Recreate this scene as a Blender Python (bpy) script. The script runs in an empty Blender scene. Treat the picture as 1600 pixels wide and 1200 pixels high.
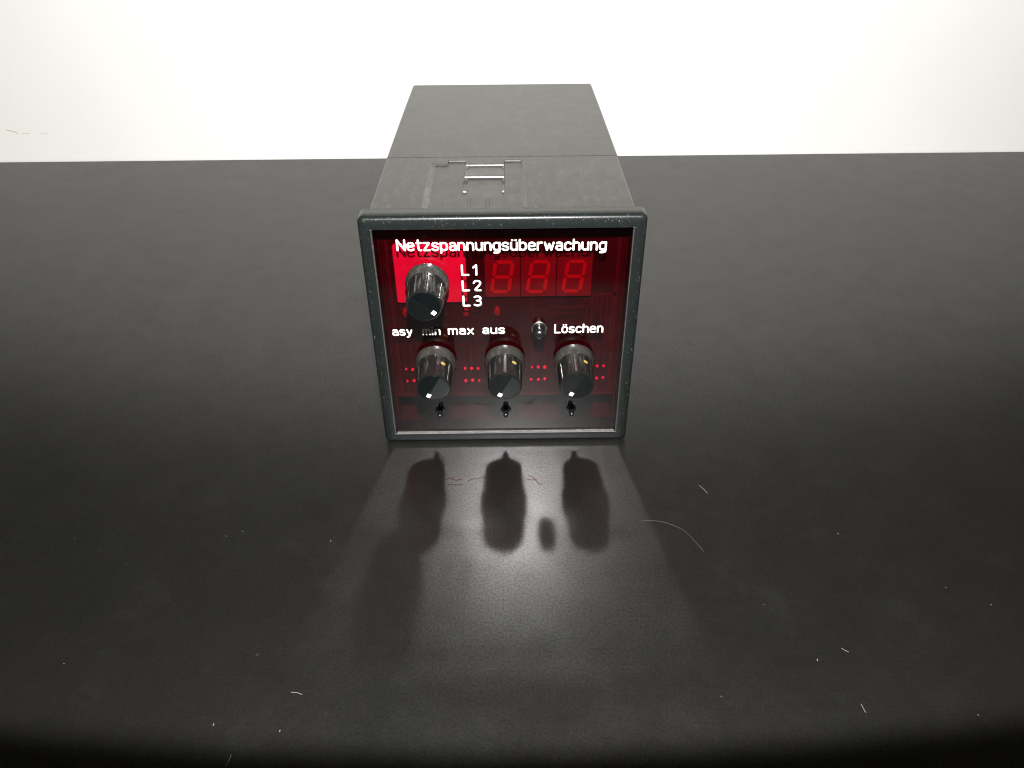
import bpy, bmesh, math, random
from math import sin, cos, pi, radians
from mathutils import Vector

random.seed(7)
sc = bpy.context.scene
S = 0.001                                   # all dimensions below are millimetres

# ------------------------------------------------------------------ camera
cam_d = bpy.data.cameras.new('camera')
cam = bpy.data.objects.new('camera', cam_d)
sc.collection.objects.link(cam)
cam.location = (1.245*S, -235.713*S, 199.555*S)
cam.rotation_euler = (0.9424, 0.00661, -0.01094)
cam_d.sensor_width = 36.0
cam_d.lens = 27.03
cam_d.clip_start = 0.005
cam_d.clip_end = 20
sc.camera = cam

# ------------------------------------------------------------------ render / view
sc.view_settings.view_transform = 'Standard'
sc.view_settings.look = 'None'
sc.view_settings.exposure = 0
sc.view_settings.gamma = 1
cy = sc.cycles
cy.use_denoising = True
cy.denoiser = 'OPENIMAGEDENOISE'
cy.denoising_input_passes = 'RGB_ALBEDO_NORMAL'
cy.caustics_reflective = True
cy.caustics_refractive = True
cy.blur_glossy = 0
cy.sample_clamp_indirect = 0
cy.sample_clamp_direct = 0
cy.max_bounces = 8
cy.glossy_bounces = 6
cy.transparent_max_bounces = 16
cy.use_adaptive_sampling = False
cy.filter_width = 1.15
cy.use_guiding = True
cy.use_surface_guiding = True
cy.use_volume_guiding = False
cy.guiding_training_samples = 64

# ------------------------------------------------------------------ room light and flash
w = bpy.data.worlds.new('World'); sc.world = w; w.use_nodes = True
bg = w.node_tree.nodes['Background']
bg.inputs[0].default_value = (1.0, 0.90, 0.78, 1)
bg.inputs[1].default_value = 0.055

def aim(o, target):
    d = Vector(target) - o.location
    o.rotation_euler = d.to_track_quat('-Z', 'Y').to_euler()

fl = bpy.data.lights.new('camera_flash', 'SPOT')
fl.energy = 23
fl.color = (1.0, 0.985, 0.97)
fl.shadow_soft_size = 0.0045
fl.spot_size = radians(68.0)
fl.spot_blend = 0.07
flo = bpy.data.objects.new('camera_flash', fl)
flo.location = (6*S, -226*S, 280*S)
aim(flo, (0.006, 0.142, 0.0))
flo.scale = (2.6, 1, 1)                      # the wide, flat beam of a flash reflector
sc.collection.objects.link(flo)

# ------------------------------------------------------------------ materials
def nt(name):
    m = bpy.data.materials.new(name); m.use_nodes = True
    t = m.node_tree
    return m, t, t.nodes['Principled BSDF']
def node(t, kind, **kw):
    n = t.nodes.new(kind)
    for k, v in kw.items():
        if hasattr(n, k): setattr(n, k, v)
        else: n.inputs[k].default_value = v
    return n
def noise(t, scale, detail=4, rough=0.55, coord=None, vec_scale=None):
    c = t.nodes.new('ShaderNodeTexCoord')
    n = t.nodes.new('ShaderNodeTexNoise')
    n.inputs['Scale'].default_value = scale
    n.inputs['Detail'].default_value = detail
    n.inputs['Roughness'].default_value = rough
    if vec_scale:
        mp = t.nodes.new('ShaderNodeMapping'); mp.inputs['Scale'].default_value = vec_scale
        t.links.new(c.outputs['Object'], mp.inputs[0]); t.links.new(mp.outputs[0], n.inputs['Vector'])
    else:
        t.links.new(c.outputs['Object'], n.inputs['Vector'])
    return n.outputs['Fac']
def ramp(t, fac, a, b, ca, cb):
    r = t.nodes.new('ShaderNodeMapRange')
    r.inputs['From Min'].default_value = a; r.inputs['From Max'].default_value = b
    r.inputs['To Min'].default_value = ca; r.inputs['To Max'].default_value = cb
    t.links.new(fac, r.inputs['Value'])
    return r.outputs['Result']
def mixc(t, fac, ca, cb):
    m = t.nodes.new('ShaderNodeMix'); m.data_type = 'RGBA'
    if isinstance(fac, float): m.inputs[0].default_value = fac
    else: t.links.new(fac, m.inputs[0])
    for s, c in ((6, ca), (7, cb)):
        if isinstance(c, tuple): m.inputs[s].default_value = (*c, 1)
        else: t.links.new(c, m.inputs[s])
    return m.outputs[2]
def bump(t, b, h, strength, dist):
    n = t.nodes.new('ShaderNodeBump')
    n.inputs['Strength'].default_value = strength
    n.inputs['Distance'].default_value = dist
    t.links.new(h, n.inputs['Height']); t.links.new(n.outputs[0], b.inputs['Normal'])
    return n

def plastic(name, col, rough, grain=2500, gstr=0.3, fleck=0.0, dust=0.0, spec=0.5, dustcol=(0.25, 0.24, 0.22)):
    m, t, b = nt(name)
    c = (*col,)
    out = mixc(t, ramp(t, noise(t, 60, 6, 0.65), 0.3, 0.7, 0, 1), tuple(x*0.92 for x in c), tuple(min(1, x*1.08) for x in c))
    if dust:
        out = mixc(t, ramp(t, noise(t, 420, 8, 0.8, vec_scale=(1, 0.35, 1)), 0.50, 0.80, 0, dust), out, dustcol)
    if fleck:
        out = mixc(t, ramp(t, noise(t, 1700, 2, 0.6), 0.655, 0.74, 0, fleck), out, (0.6, 0.6, 0.58))
    t.links.new(out, b.inputs['Base Color'])
    rr = ramp(t, noise(t, 160, 6, 0.7), 0.3, 0.7, rough*0.94, min(1, rough*1.06))
    t.links.new(rr, b.inputs['Roughness'])
    b.inputs['Specular IOR Level'].default_value = spec
    if gstr: bump(t, b, noise(t, grain, 2, 0.6), gstr, 0.0001)
    return m

M = {}
M['bezel'] = plastic('bezel_plastic', (0.0050, 0.0066, 0.0063), 0.31, 2600, 0.35, fleck=0.20, dust=0.008, spec=0.32)
M['housing'] = plastic('housing_plastic', (0.030, 0.028, 0.0255), 0.33, 1600, 0.35, fleck=0.05, dust=0.16)
M['knob'] = plastic('knob_plastic', (0.006, 0.006, 0.0055), 0.20, 900, 0.03, dust=0.0, dustcol=(0.20, 0.19, 0.16))
M['knob_skirt'] = plastic('knob_skirt_plastic', (0.016, 0.0155, 0.014), 0.28, 1500, 0.3, dust=0.14, fleck=0.1, dustcol=(0.24, 0.22, 0.18))
M['knob_cap'] = plastic('knob_cap_plastic', (0.0014, 0.0024, 0.0024), 0.25, 1500, 0.12, dust=0.005, spec=0.22)
M['button'] = plastic('button_plastic', (0.004, 0.005, 0.005), 0.30, 1500, 0.1)
M['black'] = plastic('black_rubber', (0.004, 0.004, 0.004), 0.6, 1500, 0.1)
M['paint'] = plastic('white_lettering_paint', (0.82, 0.81, 0.77), 0.6, 1500, 0.05)
M['metal'] = plastic('dull_metal', (0.22, 0.21, 0.20), 0.35, 1500, 0.1)
M['metal'].node_tree.nodes['Principled BSDF'].inputs['Metallic'].default_value = 1
M['lint'] = plastic('pale_lint', (0.13, 0.125, 0.115), 0.9, 1500, 0.0)
M['plate'] = plastic('pale_plate', (0.66, 0.5, 0.55), 0.5, 1500, 0.0)
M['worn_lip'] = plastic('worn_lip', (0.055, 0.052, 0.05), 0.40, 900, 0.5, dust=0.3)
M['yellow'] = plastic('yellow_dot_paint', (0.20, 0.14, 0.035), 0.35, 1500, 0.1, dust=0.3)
M['hair'] = plastic('fine_hair', (0.07, 0.065, 0.06), 0.6, 1500, 0.0)
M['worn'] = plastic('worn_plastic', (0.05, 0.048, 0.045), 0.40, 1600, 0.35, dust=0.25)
M['display'] = plastic('display_housing', (0.12, 0.04, 0.06), 0.5, 1500, 0.0)
M['segment'] = plastic('display_segment', (0.32, 0.09, 0.05), 0.5, 1500, 0.0)
M['pcb'] = plastic('circuit_board', (0.018, 0.012, 0.010), 0.5, 1500, 0.0, dust=0.2, dustcol=(0.06, 0.05, 0.05))
M['trace'] = plastic('board_trace', (0.042, 0.03, 0.035), 0.5, 1500, 0.0)
M['solder'] = plastic('solder_bead', (0.8, 0.75, 0.7), 0.35, 1500, 0.0)
M['led'] = plastic('led_lens', (0.17, 0.05, 0.05), 0.4, 1500, 0.0)
M['scrape'] = plastic('red_brown_scrape', (0.022, 0.006, 0.005), 0.7, 1500, 0.0, spec=0.12)
M['ivory'] = plastic('yellowed_mark', (0.45, 0.38, 0.30), 0.5, 1500, 0.0)

def table_mat():
    m, t, b = nt('satin_black_table')
    big = noise(t, 9, 6, 0.6); fine = noise(t, 260, 6, 0.7); mid = noise(t, 45, 6, 0.65)
    col = mixc(t, ramp(t, big, 0.3, 0.7, 0, 1), (0.0036, 0.0036, 0.0033), (0.0046, 0.0044, 0.0042))
    col = mixc(t, ramp(t, mid, 0.58, 0.80, 0, 0.10), col, (0.02, 0.021, 0.020))
    col = mixc(t, ramp(t, fine, 0.62, 0.85, 0, 0.25), col, (0.018, 0.018, 0.017))
    col = mixc(t, ramp(t, noise(t, 1500, 2, 0.5), 0.66, 0.76, 0, 0.5), col, (0.014, 0.014, 0.013))
    t.links.new(col, b.inputs['Base Color'])
    r = t.nodes.new('ShaderNodeMath'); r.operation = 'ADD'
    t.links.new(ramp(t, mid, 0.3, 0.7, 0.295, 0.345), r.inputs[0])
    t.links.new(ramp(t, fine, 0.3, 0.7, -0.02, 0.02), r.inputs[1])
    t.links.new(r.outputs[0], b.inputs['Roughness'])
    # matt pits and wiped smears in the satin finish
    sp = t.nodes.new('ShaderNodeMath'); sp.operation = 'MULTIPLY'
    t.links.new(ramp(t, noise(t, 1300, 3, 0.7), 0.36, 0.60, 0.33, 0.64), sp.inputs[0])
    t.links.new(ramp(t, noise(t, 70, 7, 0.72), 0.34, 0.56, 0.88, 1.06), sp.inputs[1])
    t.links.new(sp.outputs[0], b.inputs['Specular IOR Level'])
    bump(t, b, noise(t, 1100, 3, 0.6), 0.10, 0.0001)
    return m
M['table'] = table_mat()

def wall_mat():
    m, t, b = nt('white_wall')
    col = mixc(t, ramp(t, noise(t, 6, 5, 0.6), 0.3, 0.7, 0, 1), (0.78, 0.775, 0.74), (0.82, 0.815, 0.78))
    t.links.new(col, b.inputs['Base Color'])
    b.inputs['Roughness'].default_value = 0.7
    bump(t, b, noise(t, 300, 3, 0.6), 0.15, 0.0002)
    return m
M['wall'] = wall_mat()

def pane_mat():
    m = bpy.data.materials.new('red_acrylic'); m.use_nodes = True
    t = m.node_tree; t.nodes.clear()
    o = t.nodes.new('ShaderNodeOutputMaterial')
    mix = t.nodes.new('ShaderNodeMixShader')
    fr = t.nodes.new('ShaderNodeFresnel'); fr.inputs[0].default_value = 1.70
    tr = t.nodes.new('ShaderNodeBsdfTransparent'); tr.inputs[0].default_value = (0.74, 0.17, 0.33, 1)
    gl = t.nodes.new('ShaderNodeBsdfGlossy'); gl.inputs['Roughness'].default_value = 0.085
    gl.inputs['Color'].default_value = (1, 1, 1, 1)
    ge = t.nodes.new('ShaderNodeNewGeometry'); mf = t.nodes.new('ShaderNodeMath'); mf.operation = 'SUBTRACT'; mf.inputs[0].default_value = 1
    t.links.new(ge.outputs['Backfacing'], mf.inputs[1]); mg = t.nodes.new('ShaderNodeMath'); mg.operation = 'MULTIPLY'
    t.links.new(fr.outputs[0], mg.inputs[0]); t.links.new(mf.outputs[0], mg.inputs[1])
    t.links.new(mg.outputs[0], mix.inputs[0]); t.links.new(tr.outputs[0], mix.inputs[1]); t.links.new(gl.outputs[0], mix.inputs[2])
    # a thin film of dust on the face
    df = t.nodes.new('ShaderNodeBsdfDiffuse'); df.inputs[0].default_value = (0.5, 0.48, 0.46, 1)
    mx2 = t.nodes.new('ShaderNodeMixShader')
    t.links.new(ramp(t, noise(t, 220, 8, 0.75), 0.55, 0.85, 0.0003, 0.006), mx2.inputs[0])
    t.links.new(mix.outputs[0], mx2.inputs[1]); t.links.new(df.outputs[0], mx2.inputs[2])
    t.links.new(mx2.outputs[0], o.inputs[0])
    return m
M['pane'] = pane_mat()

# ------------------------------------------------------------------ mesh helpers
def link(name, verts, faces, mat, parent=None, smooth=False, angle=None):
    me = bpy.data.meshes.new(name)
    me.from_pydata([Vector(v)*S for v in verts], [], faces)
    me.validate()
    bm = bmesh.new(); bm.from_mesh(me); bmesh.ops.recalc_face_normals(bm, faces=bm.faces)
    if smooth:
        for f in bm.faces: f.smooth = True
        a = radians(angle or 35)
        for e in bm.edges:
            if len(e.link_faces) == 2 and e.calc_face_angle(0) > a: e.smooth = False
    bm.to_mesh(me); bm.free()
    me.materials.append(mat)
    o = bpy.data.objects.new(name, me); sc.collection.objects.link(o)
    if parent: o.parent = parent
    return o
class G:
    def __init__(s): s.v = []; s.f = []
    def add(s, v, f):
        n = len(s.v); s.v += [tuple(p) for p in v]; s.f += [tuple(i+n for i in q) for q in f]
    def box(s, x0, x1, y0, y1, z0, z1, b=0.0):
        if b <= 0:
            v = [(x, y, z) for x in (x0, x1) for y in (y0, y1) for z in (z0, z1)]
            s.add(v, [(0,1,3,2),(4,6,7,5),(0,4,5,1),(2,3,7,6),(0,2,6,4),(1,5,7,3)])
        else:                                  # chamfer all edges
            bm = bmesh.new(); bmesh.ops.create_cube(bm, size=1)
            for q in bm.verts:
                q.co = Vector(((x0+x1)/2+q.co.x*(x1-x0), (y0+y1)/2+q.co.y*(y1-y0), (z0+z1)/2+q.co.z*(z1-z0)))
            bmesh.ops.bevel(bm, geom=bm.edges[:], offset=b, segments=2, affect='EDGES', profile=0.5)
            s.add([q.co for q in bm.verts], [[q.index for q in f.verts] for f in bm.faces]); bm.free()
    def build(s, name, mat, parent=None, smooth=False, angle=None):
        return link(name, s.v, s.f, mat, parent, smooth, angle)

def rrect(hx, hz, r, n=6):                    # rounded rectangle loop, counter-clockwise in x,z
    pts = []
    for cx, cz, a0 in ((hx-r, hz-r, 0), (-hx+r, hz-r, 90), (-hx+r, -hz+r, 180), (hx-r, -hz+r, 270)):
        for k in range(n+1):
            a = radians(a0+90*k/n); pts.append((cx+r*cos(a), cz+r*sin(a)))
    return pts
def sweep_rect(rings, closed, cx=0, cz=0):     # rings: (hx, hz, r, y)
    v = []; f = []; n = None
    for hx, hz, r, y in rings:
        L = rrect(hx, hz, r); n = len(L); v += [(cx+a, y, cz+b) for a, b in L]
    k = len(rings)
    for i in range(k if closed else k-1):
        a = i*n; b = ((i+1) % k)*n
        for j in range(n): f.append((a+j, a+(j+1) % n, b+(j+1) % n, b+j))
    return v, f, n
def lathe(cx, cz, prof, n=48, mod=None, cap0=False, cap1=False):  # prof (r, y) about the y axis
    v = []; f = []
    for i, (r, y) in enumerate(prof):
        for j in range(n):
            a = 2*pi*j/n; rr = r if mod is None else mod(i, a, r)
            v.append((cx+rr*cos(a), y, cz+rr*sin(a)))
    for i in range(len(prof)-1):
        for j in range(n): f.append((i*n+j, i*n+(j+1) % n, (i+1)*n+(j+1) % n, (i+1)*n+j))
    if cap0: f.append(tuple(range(n)))
    if cap1: f.append(tuple(range((len(prof)-1)*n, len(prof)*n)))
    return v, f
def tube(g, pts, r, flat=1.0, axis=1, n=8, caps=3):
    # round tube along a polyline, squashed along one axis (1: y, 2: z), with round ends
    P = [Vector(p) for p in pts]
    up = Vector((0, 1, 0)) if axis == 1 else Vector((0, 0, 1))
    rings = []
    def tan(i):
        a = P[max(0, i-1)]; b = P[min(len(P)-1, i+1)]; d = b-a
        return d.normalized() if d.length > 1e-9 else Vector((1, 0, 0))
    t0 = tan(0); t1 = tan(len(P)-1)
    for k in range(caps): a = pi/2*(k+0.25)/caps; rings.append((P[0]-t0*r*cos(a), t0, r*sin(a), None))
    for i in range(len(P)):
        w = None
        if 0 < i < len(P)-1:
            d0 = (P[i]-P[i-1]).normalized(); d1 = (P[i+1]-P[i]).normalized()
            c = max(0.5, (d0+d1).length/2); w = 1/c
        rings.append((P[i], tan(i) if w is None else (d0+d1).normalized() if (d0+d1).length > 1e-6 else d0, r, w))
    for k in reversed(range(caps)): a = pi/2*(k+0.25)/caps; rings.append((P[-1]+t1*r*cos(a), t1, r*sin(a), None))
    v = []
    for c, t, rr, w in rings:
        s = t.cross(up).normalized(); ww = w or 1
        for j in range(n):
            a = 2*pi*j/n; v.append(c + s*rr*ww*cos(a) + up*rr*flat*sin(a))
    f = []
    for i in range(len(rings)-1):
        for j in range(n): f.append((i*n+j, i*n+(j+1) % n, (i+1)*n+(j+1) % n, (i+1)*n+j))
    f.append(tuple(range(n))); f.append(tuple(range((len(rings)-1)*n, len(rings)*n)))
    g.add(v, f)

# ------------------------------------------------------------------ the setting
g = G(); g.box(-1100, 1100, -800, 326.5, -25, 0, 0.6)
tb = g.build('table', M['table']); tb['kind'] = 'structure'; tb['label'] = 'satin black table top with dust and faint scratches'
g = G()
v, f = [], []
g.box(-1600, 1600, 327, 367, -700, 1500)
wl = g.build('wall', M['wall']); wl['kind'] = 'structure'; wl['label'] = 'plain white wall behind the black table'
g = G()
tube(g, [(-360, 326.9, 23.4), (-356, 326.9, 22.6), (-352.5, 326.9, 20.9)], 0.26, 0.4)
tube(g, [(-350, 326.9, 20.6), (-344, 326.9, 20.9)], 0.12, 0.4)
tube(g, [(-337, 326.9, 20.8), (-331, 326.9, 20.9)], 0.12, 0.4)
g.build('scuff_mark', M['ivory'], wl, True)

# ------------------------------------------------------------------ the panel meter
root = bpy.data.objects.new('voltage_monitor', None); sc.collection.objects.link(root)
root.empty_display_size = 0.02
root['label'] = 'square black panel-mount voltage monitor with red window, white lettering and four round knobs'
root['category'] = 'panel meter'

# bezel: one closed ring profile swept round a rounded square
cz = 48.0
prof = [(0.15, 7.6), (0.0, 7.3), (0.0, 1.7)]
for k in range(1, 6):
    a = pi/2*k/5; prof.append((1.35*(1-cos(a)), 1.7-1.45*sin(a)-0.0))
prof += [(1.9, 0.12), (3.9, 0.0), (4.25, 0.06), (4.42, 0.3), (4.45, 1.45), (4.46, 3.6), (4.46, 9.0), (3.3, 9.2), (3.3, 7.6)]
rings = [(48-d, 48-d, max(0.6, 1.9-0.25*d), y) for d, y in prof]
v, f, n = sweep_rect(rings, True, 0, cz)
bz = link('bezel', v, f, M['bezel'], root, True, 40)
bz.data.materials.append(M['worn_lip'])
for p in bz.data.polygons:                    # paler inner lip: its lit edge line put into the colour
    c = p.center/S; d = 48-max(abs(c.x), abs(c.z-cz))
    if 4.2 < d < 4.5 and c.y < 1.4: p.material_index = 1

# front housing: ring-shaped wall with a moulded top carrying the clip recess
g = G()
HX = 44.6
def ring(y0, y1, x0, x1, z0, z1, th, r):
    cx = (x0+x1)/2; czz = (z0+z1)/2; hx = (x1-x0)/2; hz = (z1-z0)/2
    rr = [(hx-0.3, hz-0.3, r, y0), (hx, hz, r, y0+0.3), (hx, hz, r, y1-0.25), (hx-0.25, hz-0.25, r, y1), (hx-th, hz-th, r*0.6, y1), (hx-th, hz-th, r*0.6, y0)]
    v, f, n = sweep_rect(rr, True, cx, czz); g.add(v, f)
ring(9.3, 56.4, -HX, HX, 0.3, 94.2, 1.6, 0.7)
def hgt(x, y):
    z = 0.0
    def sm(a, b, t): t = (t-a)/(b-a); return 0.0 if t < 0 else 1.0 if t > 1 else t*t*(3-2*t)
    if -27.2 < x < 7.9 and y < 52.8:
        rear = 49.2 if x < -20.4 else 52.6
        if x < -13.9 or x > 0.9:
            d = 0.6*(1-sm(rear-0.5, rear+0.1, y))
            d *= sm(-27.2, -25.2, x) if x < -13.9 else 1-sm(7.2, 7.8, x)
            z = -d
            if 7.2 < x < 8.0: z += 0.22
            if -26.8 < x < -25.4: z += 0.12
        else:
            if y > 48.9: z = 0
            elif y > 48.4: z = -0.75*(1-(y-48.4)/0.5)
            elif y > 36.9: z = -0.75*(y-36.9)/11.5
            elif y > 36.3: z = -0.9*(1-(y-36.3)/0.6)
            else: z = -0.9+0.3*max(0, min(1, (30-y)/12))
            z *= 1.0
            if not (-12.4 < x < -0.2):
                for yy in (45.3, 33.2, 22.3):
                    if yy < y < yy+2.6: z = -0.1 - 0.4*(y-yy)/2.6
                    elif yy-0.9 < y <= yy: z = -0.35-0.5*(yy-y)/0.9
                if y > 48.9: z = 0
            if y < 16.5 and (-11.9 < x < -10.9 or -5.4 < x < -4.4): z += 0.4
    return z
xs = [-HX, -HX+0.12, -HX+0.35, -HX+0.7, -40, -34, -30]
x = -27.6
while x < 8.3: xs.append(x); x += 0.3
xs += [12, 20, 28, 36, HX-0.7, HX-0.35, HX-0.12, HX]
ys = [7.7]
y = 8.2
while y < 53.4: ys.append(y); y += 0.3
ys += [54.5, 56.0, 56.4]
top = 96.0
def edge(x):
    d = HX-abs(x)
    return 0.0 if d >= 0.7 else -(0.7-math.sqrt(max(0, 0.49-(0.7-d)**2)))
vv = []
for y in ys:
    for x in xs:
        z = top + hgt(x, y) + edge(x)
        if y > 56.2: z -= 0.1
        vv.append((x, y, z))
nx = len(xs); ny = len(ys); ff = []
for j in range(ny-1):
    for i in range(nx-1): ff.append((j*nx+i, j*nx+i+1, (j+1)*nx+i+1, (j+1)*nx+i))
nb = len(vv)
per = [i for i in range(nx)] + [j*nx+nx-1 for j in range(1, ny)] + [(ny-1)*nx+i for i in range(nx-2, -1, -1)] + [j*nx for j in range(ny-2, 0, -1)]
for i in per: q = vv[i]; vv.append((q[0], q[1], 93.4))
L = len(per)
for k in range(L): ff.append((per[k], per[(k+1) % L], nb+(k+1) % L, nb+k))
ff.append(tuple(nb+k for k in range(L)))
g.add(vv, ff)
fh = g.build('front_housing', M['housing'], root)
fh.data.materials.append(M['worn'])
for p in fh.data.polygons:  # paler plastic along both side ridges of the recess
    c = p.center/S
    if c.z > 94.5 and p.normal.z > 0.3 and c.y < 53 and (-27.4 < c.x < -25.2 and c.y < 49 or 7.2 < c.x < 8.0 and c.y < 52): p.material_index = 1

# rear housing, a hair narrower, closed at the back, with two faint moulding lines
g = G()
rr = []
ztop, zbot = 96.0, 0.3
def rb(y, inset, r=0.7): rr.append((44.75-inset-(y-56)*0.0055, (ztop-zbot)/2-inset, r, y))
rb(56.5, 0.12); rb(56.7, 0.0); rb(77.3, 0); rb(77.6, 0.025); rb(77.9, 0); rb(116.8, 0); rb(117.1, 0.025); rb(117.4, 0); rb(158.6, 0.0, 1.2); rb(159.4, 0.35, 1.2); rb(159.8, 1.2, 1.2)
v, f, n = sweep_rect(rr, False, 0, (ztop+zbot)/2)
f.append(tuple(range(n))); f.append(tuple(range(len(v)-n, len(v))))
g.add(v, f)
g.build('rear_housing', M['housing'], root)

# dark well between window and circuit board, circuit board, displays
g = G(); g.box(-42.9, 42.9, 10.0, 11.6, 15.4, 90.5, 0.0)
pcb = g.build('circuit_board', M['pcb'], root)
g = G()
def strip(x0, x1, z0, z1): g.box(x0, x1, 9.86, 9.985, z0, z1)
strip(-42.7, 42.7, 15.6, 17.1)
for x in (30.6, 32.4, 34.2, 36.0, 37.9, 39.6): strip(x-0.35, x+0.35, 44-(x-30)*0.6, 60)
strip(27, 41, 60.5, 61.6); strip(19.5, 30.8, 48.5, 49.4); strip(19.5, 29, 55.5, 56.2)
strip(40.2, 41.4, 17.2, 84); strip(-41.4, -40.3, 17.2, 84)
random.seed(3)
dots = [(-38.3, 29), (-35.8, 28.7), (-33.3, 28.8), (-38.3, 23.3), (-35.7, 23.4), (-15.4, 29), (-12.9, 28.9), (-10.4, 28.9), (-15.4, 23.1), (-12.7, 23.3), (-10.1, 23.2),
        (10.5, 29.2), (13.0, 29.2), (15.5, 29.1), (10.3, 23.4), (13.1, 23.3), (15.6, 23.6), (33.4, 29.3), (35.9, 29.4), (38.4, 29.4), (38.5, 23.9), (36.0, 23.6)]
for x, z in dots[:]:
    if z > 26: strip(x-0.3, x+0.3, z, z+random.uniform(10, 18))
    else: strip(x-0.25, x+0.25, 17.3, z)
for k in range(26):
    x = random.uniform(-39, 39); z = random.uniform(20, 58); 
    if random.random() < 0.6: strip(x-0.25, x+0.25, z, min(60, z+random.uniform(4, 18)))
    else: strip(x, x+random.uniform(3, 10), z-0.22, z+0.22)
tr = G(); tr.v = g.v; tr.f = g.f
o = tr.build('board_traces', M['trace'], pcb); o['kind'] = 'stuff'
sd = None
for x, z in dots:
    k = random.uniform(0.55, 0.95)
    if sd is None:
        v, f = lathe(0, 0, [(0.85, 0), (0.8, -0.35), (0.55, -0.75), (0.2, -1.0)], 12, cap0=True, cap1=True)
        sd = link('solder_joint', v, f, M['solder'], pcb, True, 60); o = sd
    else:
        o = sd.copy(); sc.collection.objects.link(o); o.parent = pcb
    o.location = (x*S, 9.84*S, z*S); o.scale = (k, 1, k)
# pale plate of the selector switch, glowing through the window
v, f, n = sweep_rect([(12.7, 11.4, 0.8, 9.9), (12.7, 11.4, 0.8, 8.3), (12.4, 11.1, 0.6, 8.0)], False, -25.9, 70.7)
f.append(tuple(range(n))); f.append(tuple(range(len(v)-n, len(v))))
link('switch_plate', v, f, M['plate'], root, True, 40)
# indicator leds
led = None
for x in (-36.2, -14.0, -2.5):
    if led is None:
        v, f = lathe(0, 0, [(1.25, 1.8), (1.25, 0.4), (1.0, 0), (0.5, -0.2)], 20, cap0=True, cap1=True)
        led = link('indicator_led', v, f, M['led'], root, True, 50); o = led
    else:
        o = led.copy(); sc.collection.objects.link(o); o.parent = root
    o.location = (x*S, 8.0*S, 54.8*S); o.scale = (1, 1, 1.5)
# three digit displays
dm = []
seg_mesh = {}
def seg_poly(x0, z0, x1, z1, th=0.62):
    # mitred bar from end to end
    d = Vector((x1-x0, 0, z1-z0)); L = d.length; d.normalize(); nrm = Vector((-d.z, 0, d.x))
    A = Vector((x0, 0, z0)); B = Vector((x1, 0, z1))
    p = [A+d*0.25, A+d*(0.25+th)+nrm*th, B-d*(0.25+th)+nrm*th, B-d*0.25, B-d*(0.25+th)-nrm*th, A+d*(0.25+th)-nrm*th]
    v = [(q.x, 0.06, q.z) for q in p] + [(q.x, -0.12, q.z) for q in p]
    f = [(0,1,2,3,4,5), (6,7,8,9,10,11)] + [(i, (i+1) % 6, 6+(i+1) % 6, 6+i) for i in range(6)]
    return v, f
for k, xc in enumerate((-0.35, 12.45, 25.25)):
    v, f, n = sweep_rect([(6.3, 8.15, 0.3, 9.95), (6.3, 8.15, 0.3, 8.2), (6.15, 8.0, 0.3, 8.0)], False)
    f.append(tuple(range(n))); f.append(tuple(range(len(v)-n, len(v))))
    if k == 0: d = link('digit_display', v, f, M['display'], root, True, 40); dmesh = d.data
    else: d = bpy.data.objects.new('digit_display', dmesh); sc.collection.objects.link(d); d.parent = root
    d.location = (xc*S, 0, 69.6*S)
    sl = 0.14; w2 = 3.05; h = 5.9
    P = lambda sx, sz: (sx*w2 + sz*h*sl - 0.1, sz*h)
    segs = [((-1, 1), (1, 1)), ((-1, 0), (1, 0)), ((-1, -1), (1, -1)), ((-1, 1), (-1, 0)), ((-1, 0), (-1, -1)), ((1, 1), (1, 0)), ((1, 0), (1, -1))]
    for i, (a, b) in enumerate(segs):
        if k == 0:
            v, f = seg_poly(*P(*a), *P(*b)); o = link('segment', v, f, M['segment'], d); seg_mesh[i] = o.data
        else:
            o = bpy.data.objects.new('segment', seg_mesh[i]); sc.collection.objects.link(o); o.parent = d
        o.location = (0, 7.9*S, 0)
    if k == 0:
        v, f = lathe(4.3, -5.9, [(0.75, 0.06), (0.75, -0.12)], 16, cap0=True, cap1=True); o = link('decimal_point', v, f, M['display'], d); seg_mesh['p'] = o.data
    else:
        o = bpy.data.objects.new('decimal_point', seg_mesh['p']); sc.collection.objects.link(o); o.parent = d
    o.location = (0, 7.9*S, 0)

# red window
g = G(); g.box(-43.48, 43.48, 1.5, 3.4, 4.56, 91.44, 0.0)
pane = g.build('front_panel', M['pane'], root)
pane['label'] = 'dark red transparent window with white printed words'

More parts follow.
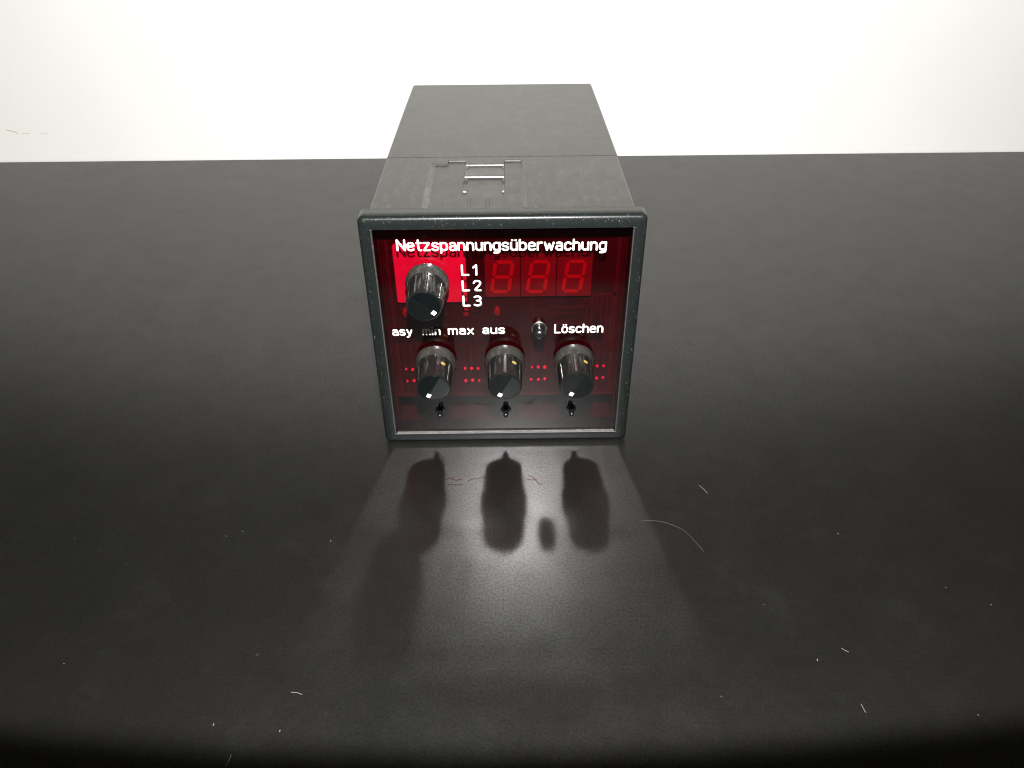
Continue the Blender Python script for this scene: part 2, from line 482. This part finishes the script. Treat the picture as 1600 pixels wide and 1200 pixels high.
# lettering: monoline engraving strokes
def bowl(x0, x1, z0, z1, r=0.13):
    return [(x1, z1-r), (x1-r, z1), (x0+r, z1), (x0, z1-r), (x0, z0+r), (x0+r, z0), (x1-r, z0), (x1, z0+r), (x1, z1-r)]
X = 0.72
o_ = bowl(0, .48, 0, X)
GL = {
 'N': (.60, [[(0,0),(0,1),(.6,0),(.6,1)]]),
 'e': (.50, [[(.0,.38),(.5,.38),(.5,.56),(.38,X),(.12,X),(0,.56),(0,.14),(.12,0),(.38,0),(.48,.08)]]),
 't': (.36, [[(.14,.98),(.14,.12),(.22,0),(.36,0)], [(0,X),(.36,X)]]),
 'z': (.46, [[(0,X),(.44,X),(0,0),(.46,0)]]),
 's': (.46, [[(.44,.62),(.34,X),(.12,X),(.01,.60),(.01,.48),(.12,.38),(.34,.35),(.46,.25),(.46,.10),(.34,0),(.12,0),(0,.10)]]),
 'p': (.50, [[(0,X),(0,-.27)], [(0,.56),(.13,X),(.37,X),(.5,.56),(.5,.15),(.37,0),(.13,0),(0,.14)]]),
 'a': (.47, [[(.03,.64),(.13,X),(.34,X),(.46,.60),(.46,0)], [(.46,.40),(.13,.40),(0,.30),(0,.10),(.13,0),(.32,0),(.46,.12)]]),
 'n': (.48, [[(0,0),(0,X)], [(0,.56),(.14,X),(.35,X),(.48,.58),(.48,0)]]),
 'u': (.48, [[(0,X),(0,.14),(.13,0),(.34,0),(.48,.16)], [(.48,X),(.48,0)]]),
 'g': (.50, [[(.5,.56),(.37,X),(.13,X),(0,.56),(0,.16),(.13,0),(.37,0),(.5,.14)], [(.5,X),(.5,-.14),(.38,-.27),(.06,-.27)]]),
 'b': (.50, [[(0,1),(0,0)], [(0,.56),(.13,X),(.37,X),(.5,.56),(.5,.15),(.37,0),(.13,0),(0,.14)]]),
 'r': (.34, [[(0,0),(0,X)], [(0,.52),(.14,X),(.34,X)]]),
 'w': (.72, [[(0,X),(.18,0),(.36,.60),(.54,0),(.72,X)]]),
 'c': (.46, [[(.46,.60),(.35,X),(.13,X),(0,.56),(0,.15),(.13,0),(.35,0),(.46,.12)]]),
 'h': (.48, [[(0,0),(0,1)], [(0,.56),(.14,X),(.35,X),(.48,.58),(.48,0)]]),
 'L': (.50, [[(0,1),(0,0),(.5,0)]]),
 '1': (.26, [[(0,.76),(.24,1),(.24,0)]]),
 '2': (.54, [[(0,.78),(.04,.92),(.16,1),(.38,1),(.52,.9),(.53,.72),(.44,.52),(0,0),(.54,0)]]),
 '3': (.54, [[(.02,.92),(.14,1),(.36,1),(.5,.9),(.5,.66),(.38,.54),(.2,.54)], [(.38,.54),(.53,.42),(.53,.14),(.38,0),(.14,0),(0,.09)]]),
 'y': (.48, [[(0,X),(.25,0)], [(.48,X),(.2,-.16),(.1,-.27),(0,-.27)]]),
 'm': (.72, [[(0,0),(0,X)], [(0,.58),(.11,X),(.25,X),(.36,.60),(.36,0)], [(.36,.58),(.47,X),(.61,X),(.72,.60),(.72,0)]]),
 'i': (.02, [[(0,0),(0,X)], [(0,.96),(.01,.96)]]),
 'x': (.44, [[(0,0),(.44,X)], [(0,X),(.44,0)]]),
 'o': (.48, [o_]),
}
GL['ö'] = (.48, [o_, [(.10,.97),(.11,.97)], [(.37,.97),(.38,.97)]])
GL['ü'] = (.48, GL['u'][1] + [[(.10,.97),(.11,.97)], [(.37,.97),(.38,.97)]])
SHARP = set('NLzwx1')
def chaikin(p):
    q = [p[0]]
    for a, b in zip(p, p[1:]):
        q.append((a[0]*.75+b[0]*.25, a[1]*.75+b[1]*.25)); q.append((a[0]*.25+b[0]*.75, a[1]*.25+b[1]*.75))
    q.append(p[-1]); return q
def word(text, x0, x1, zb, h, sw, slope=0.0, gap=.27):
    hh = h-sw                                 # strokes run on the centre line
    adv = []; pen = 0
    for ch in text: adv.append(pen); pen += GL[ch][0]+gap
    pen -= gap
    sx = (x1-x0-sw)/pen
    g = G()
    for ch, a in zip(text, adv):
        for st in GL[ch][1]:
            pts = st
            if ch not in SHARP and len(st) > 2: pts = chaikin(chaikin(st))
            P = []
            for px, pz in pts:
                X_ = x0+sw/2+(a+px)*sx; Z_ = zb+sw/2+pz*hh+slope*(X_-x0)
                P.append((X_, 1.47, Z_))
            if ch in SHARP:                   # separate strokes so corners stay crisp
                for i, (p, q) in enumerate(zip(P, P[1:])): tube(g, [(p[0], 1.47-0.004*i, p[2]), (q[0], 1.47-0.004*i, q[2])], sw/2, 0.16)
            else: tube(g, P, sw/2, 0.16)
    g.build('printed_word', M['paint'], pane, True, 60)
word('Netzspannungsüberwachung', -35.9, 35.1, 83.3, 4.3, 0.62, -0.008, .24)
word('L1', -14.5, -8.9, 73.7, 4.3, 0.62, 0, .40)
word('L2', -14.5, -7.7, 67.6, 4.3, 0.62, 0, .40)
word('L3', -14.5, -7.7, 61.5, 4.3, 0.62, 0, .40)
word('asy', -40.6, -33.2, 49.5, 3.6, 0.55, 0.003, .24)
word('min', -29.7, -23.1, 49.6, 3.6, 0.55, 0, .30)
word('max', -20.4, -11.0, 49.7, 3.6, 0.55, 0, .24)
word('aus', -7.9, 0.3, 49.8, 3.6, 0.55, 0, .24)
word('Löschen', 18.2, 36.0, 49.8, 3.9, 0.55, 0.003, .24)

# ------------------------------------------------------------------ knobs
def make_knob(cx, cz, ang, proto=None):
    """ang: direction of the pointer mark on the front face"""
    NF = 10
    v, f = lathe(0, 0, [(3.2, 1.49), (3.2, 0.8), (7.2, 0.8), (7.5, 0.5), (7.55, -1.2), (7.35, -1.9), (6.95, -2.9), (6.75, -3.6)], 72, cap0=True, cap1=True)
    k = link('knob', v, f, M['knob_skirt'], root, True, 30)
    k.location = (cx*S, 0, cz*S)
    k.rotation_euler = (radians(4.5), 0, 0)
    prof = [(6.65, -3.4), (6.60, -3.9), (6.55, -4.3), (6.2, -13.2), (6.15, -13.6), (6.0, -14.0), (5.5, -14.2)]
    def mod(i, a, r):
        ph = (a*NF/(2*pi)) % 1.0
        d = min(ph, 1-ph)
        cut = 0.5 if d < 0.23 else 0.5*(1-(d-0.23)/0.03) if d < 0.26 else 0
        return r - cut*(1 if 2 <= i <= 4 else 0)
    v, f = lathe(0, 0, prof, NF*20, mod, cap0=True, cap1=True)
    # the lower knobs also get a warm reflection, coloured onto the grip
    o = link('grip', v, f, M['knob'], k, True, 25)
    # front cap: two shallow facets meeting in a crest along the pointer
    d = Vector((cos(ang), 0, sin(ang))); n_ = Vector((-d.z, 0, d.x)); R = 5.45; N = 40
    vs = []; fs = []
    for s in (1, -1):
        b = len(vs); arc = []
        for i in range(N//2+1):
            a = pi*i/(N//2); p = d*cos(a)*R + n_*sin(a)*R*s
            dist = abs(sin(a))
            arc.append((p.x, -14.65+0.38*dist, p.z))
        vs += arc; fs.append(tuple(range(b, b+len(arc))))
    b = len(vs)
    back = [(cos(2*pi*i/N)*R, -14.0, sin(2*pi*i/N)*R) for i in range(N)]
    # side wall
    def hy(x, z): return -14.65+0.38*abs(Vector((x, 0, z)).dot(n_))/R
    rim = [((d*cos(2*pi*i/N)+n_*sin(2*pi*i/N))*R) for i in range(N)]
    v0 = len(vs); vs += [(p.x, hy(p.x, p.z), p.z) for p in rim]; v1 = len(vs); vs += [(p.x, -14.0, p.z) for p in rim]
    for i in range(N): fs.append((v0+i, v0+(i+1) % N, v1+(i+1) % N, v1+i))
    link('cap', vs, fs, M['knob_cap'], k)
    # white square end of the pointer and its thin crest line
    g = G(); c = d*3.9
    hw = 0.72
    q = [c+d*hw*a+n_*hw*b for a, b in ((1,1),(1,-1),(-1,-1),(-1,1))]
    g.add([(p.x, -14.4, p.z) for p in q]+[(p.x, -14.82, p.z) for p in q], [(0,1,2,3),(4,5,6,7),(0,1,5,4),(1,2,6,5),(2,3,7,6),(3,0,4,7)])
    g.build('pointer_mark', M['paint'], k)
    g = G(); tube(g, [tuple(-d*R*0.98+Vector((0,-14.63,0))), tuple(c-d*hw+Vector((0,-14.63,0)))], 0.10, 0.8)
    g.build('pointer_line', M['knob'], k, True)
    return k
k0 = make_knob(-26.3, 71.9, radians(-38)); k0['label'] = 'upper left selector knob over the bright red field'
def spot(k):  # warm glint on the grip, added as a small yellow bead
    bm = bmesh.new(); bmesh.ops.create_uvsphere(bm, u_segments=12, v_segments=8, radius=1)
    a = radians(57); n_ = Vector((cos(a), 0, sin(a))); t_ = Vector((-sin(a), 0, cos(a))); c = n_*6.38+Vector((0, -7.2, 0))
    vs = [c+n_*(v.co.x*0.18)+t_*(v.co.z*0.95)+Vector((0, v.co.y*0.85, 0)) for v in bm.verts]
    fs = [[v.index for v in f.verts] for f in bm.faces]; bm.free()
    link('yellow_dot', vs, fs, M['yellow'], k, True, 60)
k1 = make_knob(-25.5, 38.5, radians(-118)); k1['label'] = 'lower left knob'
k2 = make_knob(0.1, 38.5, radians(-118)); k2['label'] = 'lower middle knob'
k3 = make_knob(25.8, 38.5, radians(-118)); k3['label'] = 'lower right knob'
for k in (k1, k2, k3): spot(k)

# push button with a metal collar
v, f = lathe(12.7, 52.0, [(2.3, 1.49), (2.3, -2.4), (2.1, -3.2), (1.6, -3.8), (0.9, -4.1), (0.2, -4.2)], 36, cap0=True, cap1=True)
pb = link('push_button', v, f, M['button'], root, True, 60)
v, f = lathe(12.7, 52.0, [(2.9, 1.49), (2.9, 1.1), (2.7, 0.9), (2.35, 0.9)], 36, cap0=True, cap1=True)
link('collar', v, f, M['metal'], pb, True, 40)
# three small test pins in black bushings
tp = None
for x in (-25.3, 0.2, 25.7):
    if tp is None:
        v, f = lathe(0, 0, [(1.0, 1.45), (1.0, -2.2), (0.8, -2.7), (0.35, -2.95), (0.1, -3.0)], 20, cap0=True, cap1=True)
        tp = link('test_pin', v, f, M['button'], root, True, 60); o = tp
        v, f = lathe(0, 0, [(1.95, 1.48), (1.95, 1.25), (1.7, 1.15), (1.0, 1.15)], 28, cap0=True, cap1=True)
        bu = link('bushing', v, f, M['black'], o, True, 60)
    else:
        o = tp.copy(); sc.collection.objects.link(o); o.parent = root
        c = bu.copy(); sc.collection.objects.link(c); c.parent = o
    o.location = (x*S, 0, 15.0*S)

# ------------------------------------------------------------------ dust, fibres and scrapes on the table
def thing(o, label, cat, group=None):
    o['label'] = label; o['category'] = cat
    if group: o['group'] = group
g = G(); random.seed(11)
FL = [(-137.9,161.5,.6),(-97.4,-49.3,.38),(-92.5,-47.0,.3),(-60.7,-52.0,.5),(-127.6,-61.1,.2),(-105.6,-78.0,.2),(-74.5,-96.9,.3),(-62.2,-120.9,.4),(-80.9,-118.8,.35),(-131.0,-99.0,.25),
 (115.0,-51.7,.42),(81.2,-81.2,.2),(91.4,-101.2,.4),(152.4,-82.4,.35),(141.5,-75.4,.25),(129.9,-119.1,.3),(60.4,-112.5,.3),(63.4,-67.6,.2),(48.4,-61.3,.2),(104.6,-78.1,.2),(80.4,13.8,.3),(-149.7,20.9,.3),(-95.2,52.8,.25),(-158.4,-22.2,.2),(-129.1,-35.7,.2),(-149.9,-49.6,.2),(-135.4,92.0,.3),(-55.7,19.0,.3),(37.5,-84.4,.18)]
def fleck(x, y, r):
    n = 6; a0 = random.random()*6.28; st = random.uniform(1, 2.2)
    p = [(x+cos(a0)*r*st*cos(6.28*i/n)*random.uniform(.6, 1)-sin(a0)*r*.6*sin(6.28*i/n), y+sin(a0)*r*st*cos(6.28*i/n)+cos(a0)*r*.6*sin(6.28*i/n)*random.uniform(.6, 1)) for i in range(n)]
    g.add([(a, b, 0.02) for a, b in p]+[(x+(a-x)*.5, y+(b-y)*.5, 0.02+r*.5) for a, b in p], [tuple(range(6)), tuple(range(6, 12))]+[(i, (i+1) % 6, 6+(i+1) % 6, 6+i) for i in range(6)])
for x, y, r in FL: fleck(x, y, r*0.6)
for i in range(160):
    x = random.uniform(-230, 230); y = random.uniform(-132, 180)
    if abs(x) < 48 and y > -6: continue
    fleck(x, y, random.uniform(.04, .10))
o = g.build('dust_specks', M['lint'])
o['kind'] = 'stuff'; o['label'] = 'scattered pale dust specks lying on the black table'
def fibre(pts, r, label, mat='lint'):
    g = G(); P = [(x, y) for x, y in pts]
    if len(P) > 2: P = chaikin(chaikin(P))
    tube(g, [(x, y, 0.02+r*0.5) for x, y in P], r, 0.8, axis=2, n=6)
    o = g.build('lint_fibre', M[mat], None, True); thing(o, label, 'fibre')
fibre([(47.3,-44.5),(51.9,-44.3),(56.3,-45.3),(60.4,-47.8),(62.6,-49.9),(64.8,-54.4),(66.9,-59.1)], 0.04, 'long fine curved hair on the table to the right of the lit patch', 'hair')
fibre([(-61.6,-109.4),(-60.2,-109.4),(-58.4,-110.1)], 0.07, 'short pale fibre on the table left of centre, above the lower edge')
fibre([(-74.3,-130.6),(-73.8,-129.3),(-73.6,-127.4)], 0.07, 'pale fibre standing out at the very lower left edge of the table')
fibre([(71.9,-26.7),(73.2,-28.7),(74.1,-31.1)], 0.07, 'short pale fibre on the table right of the bezel, nearest its lower right corner')
fibre([(98.9,-115.4),(99.0,-116.5),(99.2,-117.9)], 0.07, 'tiny pale fibre at the lower right of the table')
fibre([(99.9,-97.4),(100.6,-98.1),(101.5,-98.7)], 0.07, 'tiny slanting pale fibre on the right side of the table')
def scrape(pts, r):
    tube(gs, [(x, y, 0.01) for x, y in chaikin(pts)], r, 0.15, axis=2, n=6)
gs = G()
for p in ([(-22.6,-21.8),(-20.7,-21.2),(-19.0,-22.6),(-16.6,-21.9)], [(-14.6,-23.0),(-12.2,-21.7),(-9.8,-21.4),(-7.4,-20.7)], [(8.6,-19.9),(10.5,-21.4),(12.3,-25.2),(13.7,-24.9)], [(7.6,-22.0),(9.5,-22.8),(11.4,-22.4)], [(-21.7,-24.6),(-18.8,-25.0),(-16.5,-24.7)]): scrape(p, 0.22)
gs.build('scratch_marks', M['scrape'], tb, True)['kind'] = 'stuff'
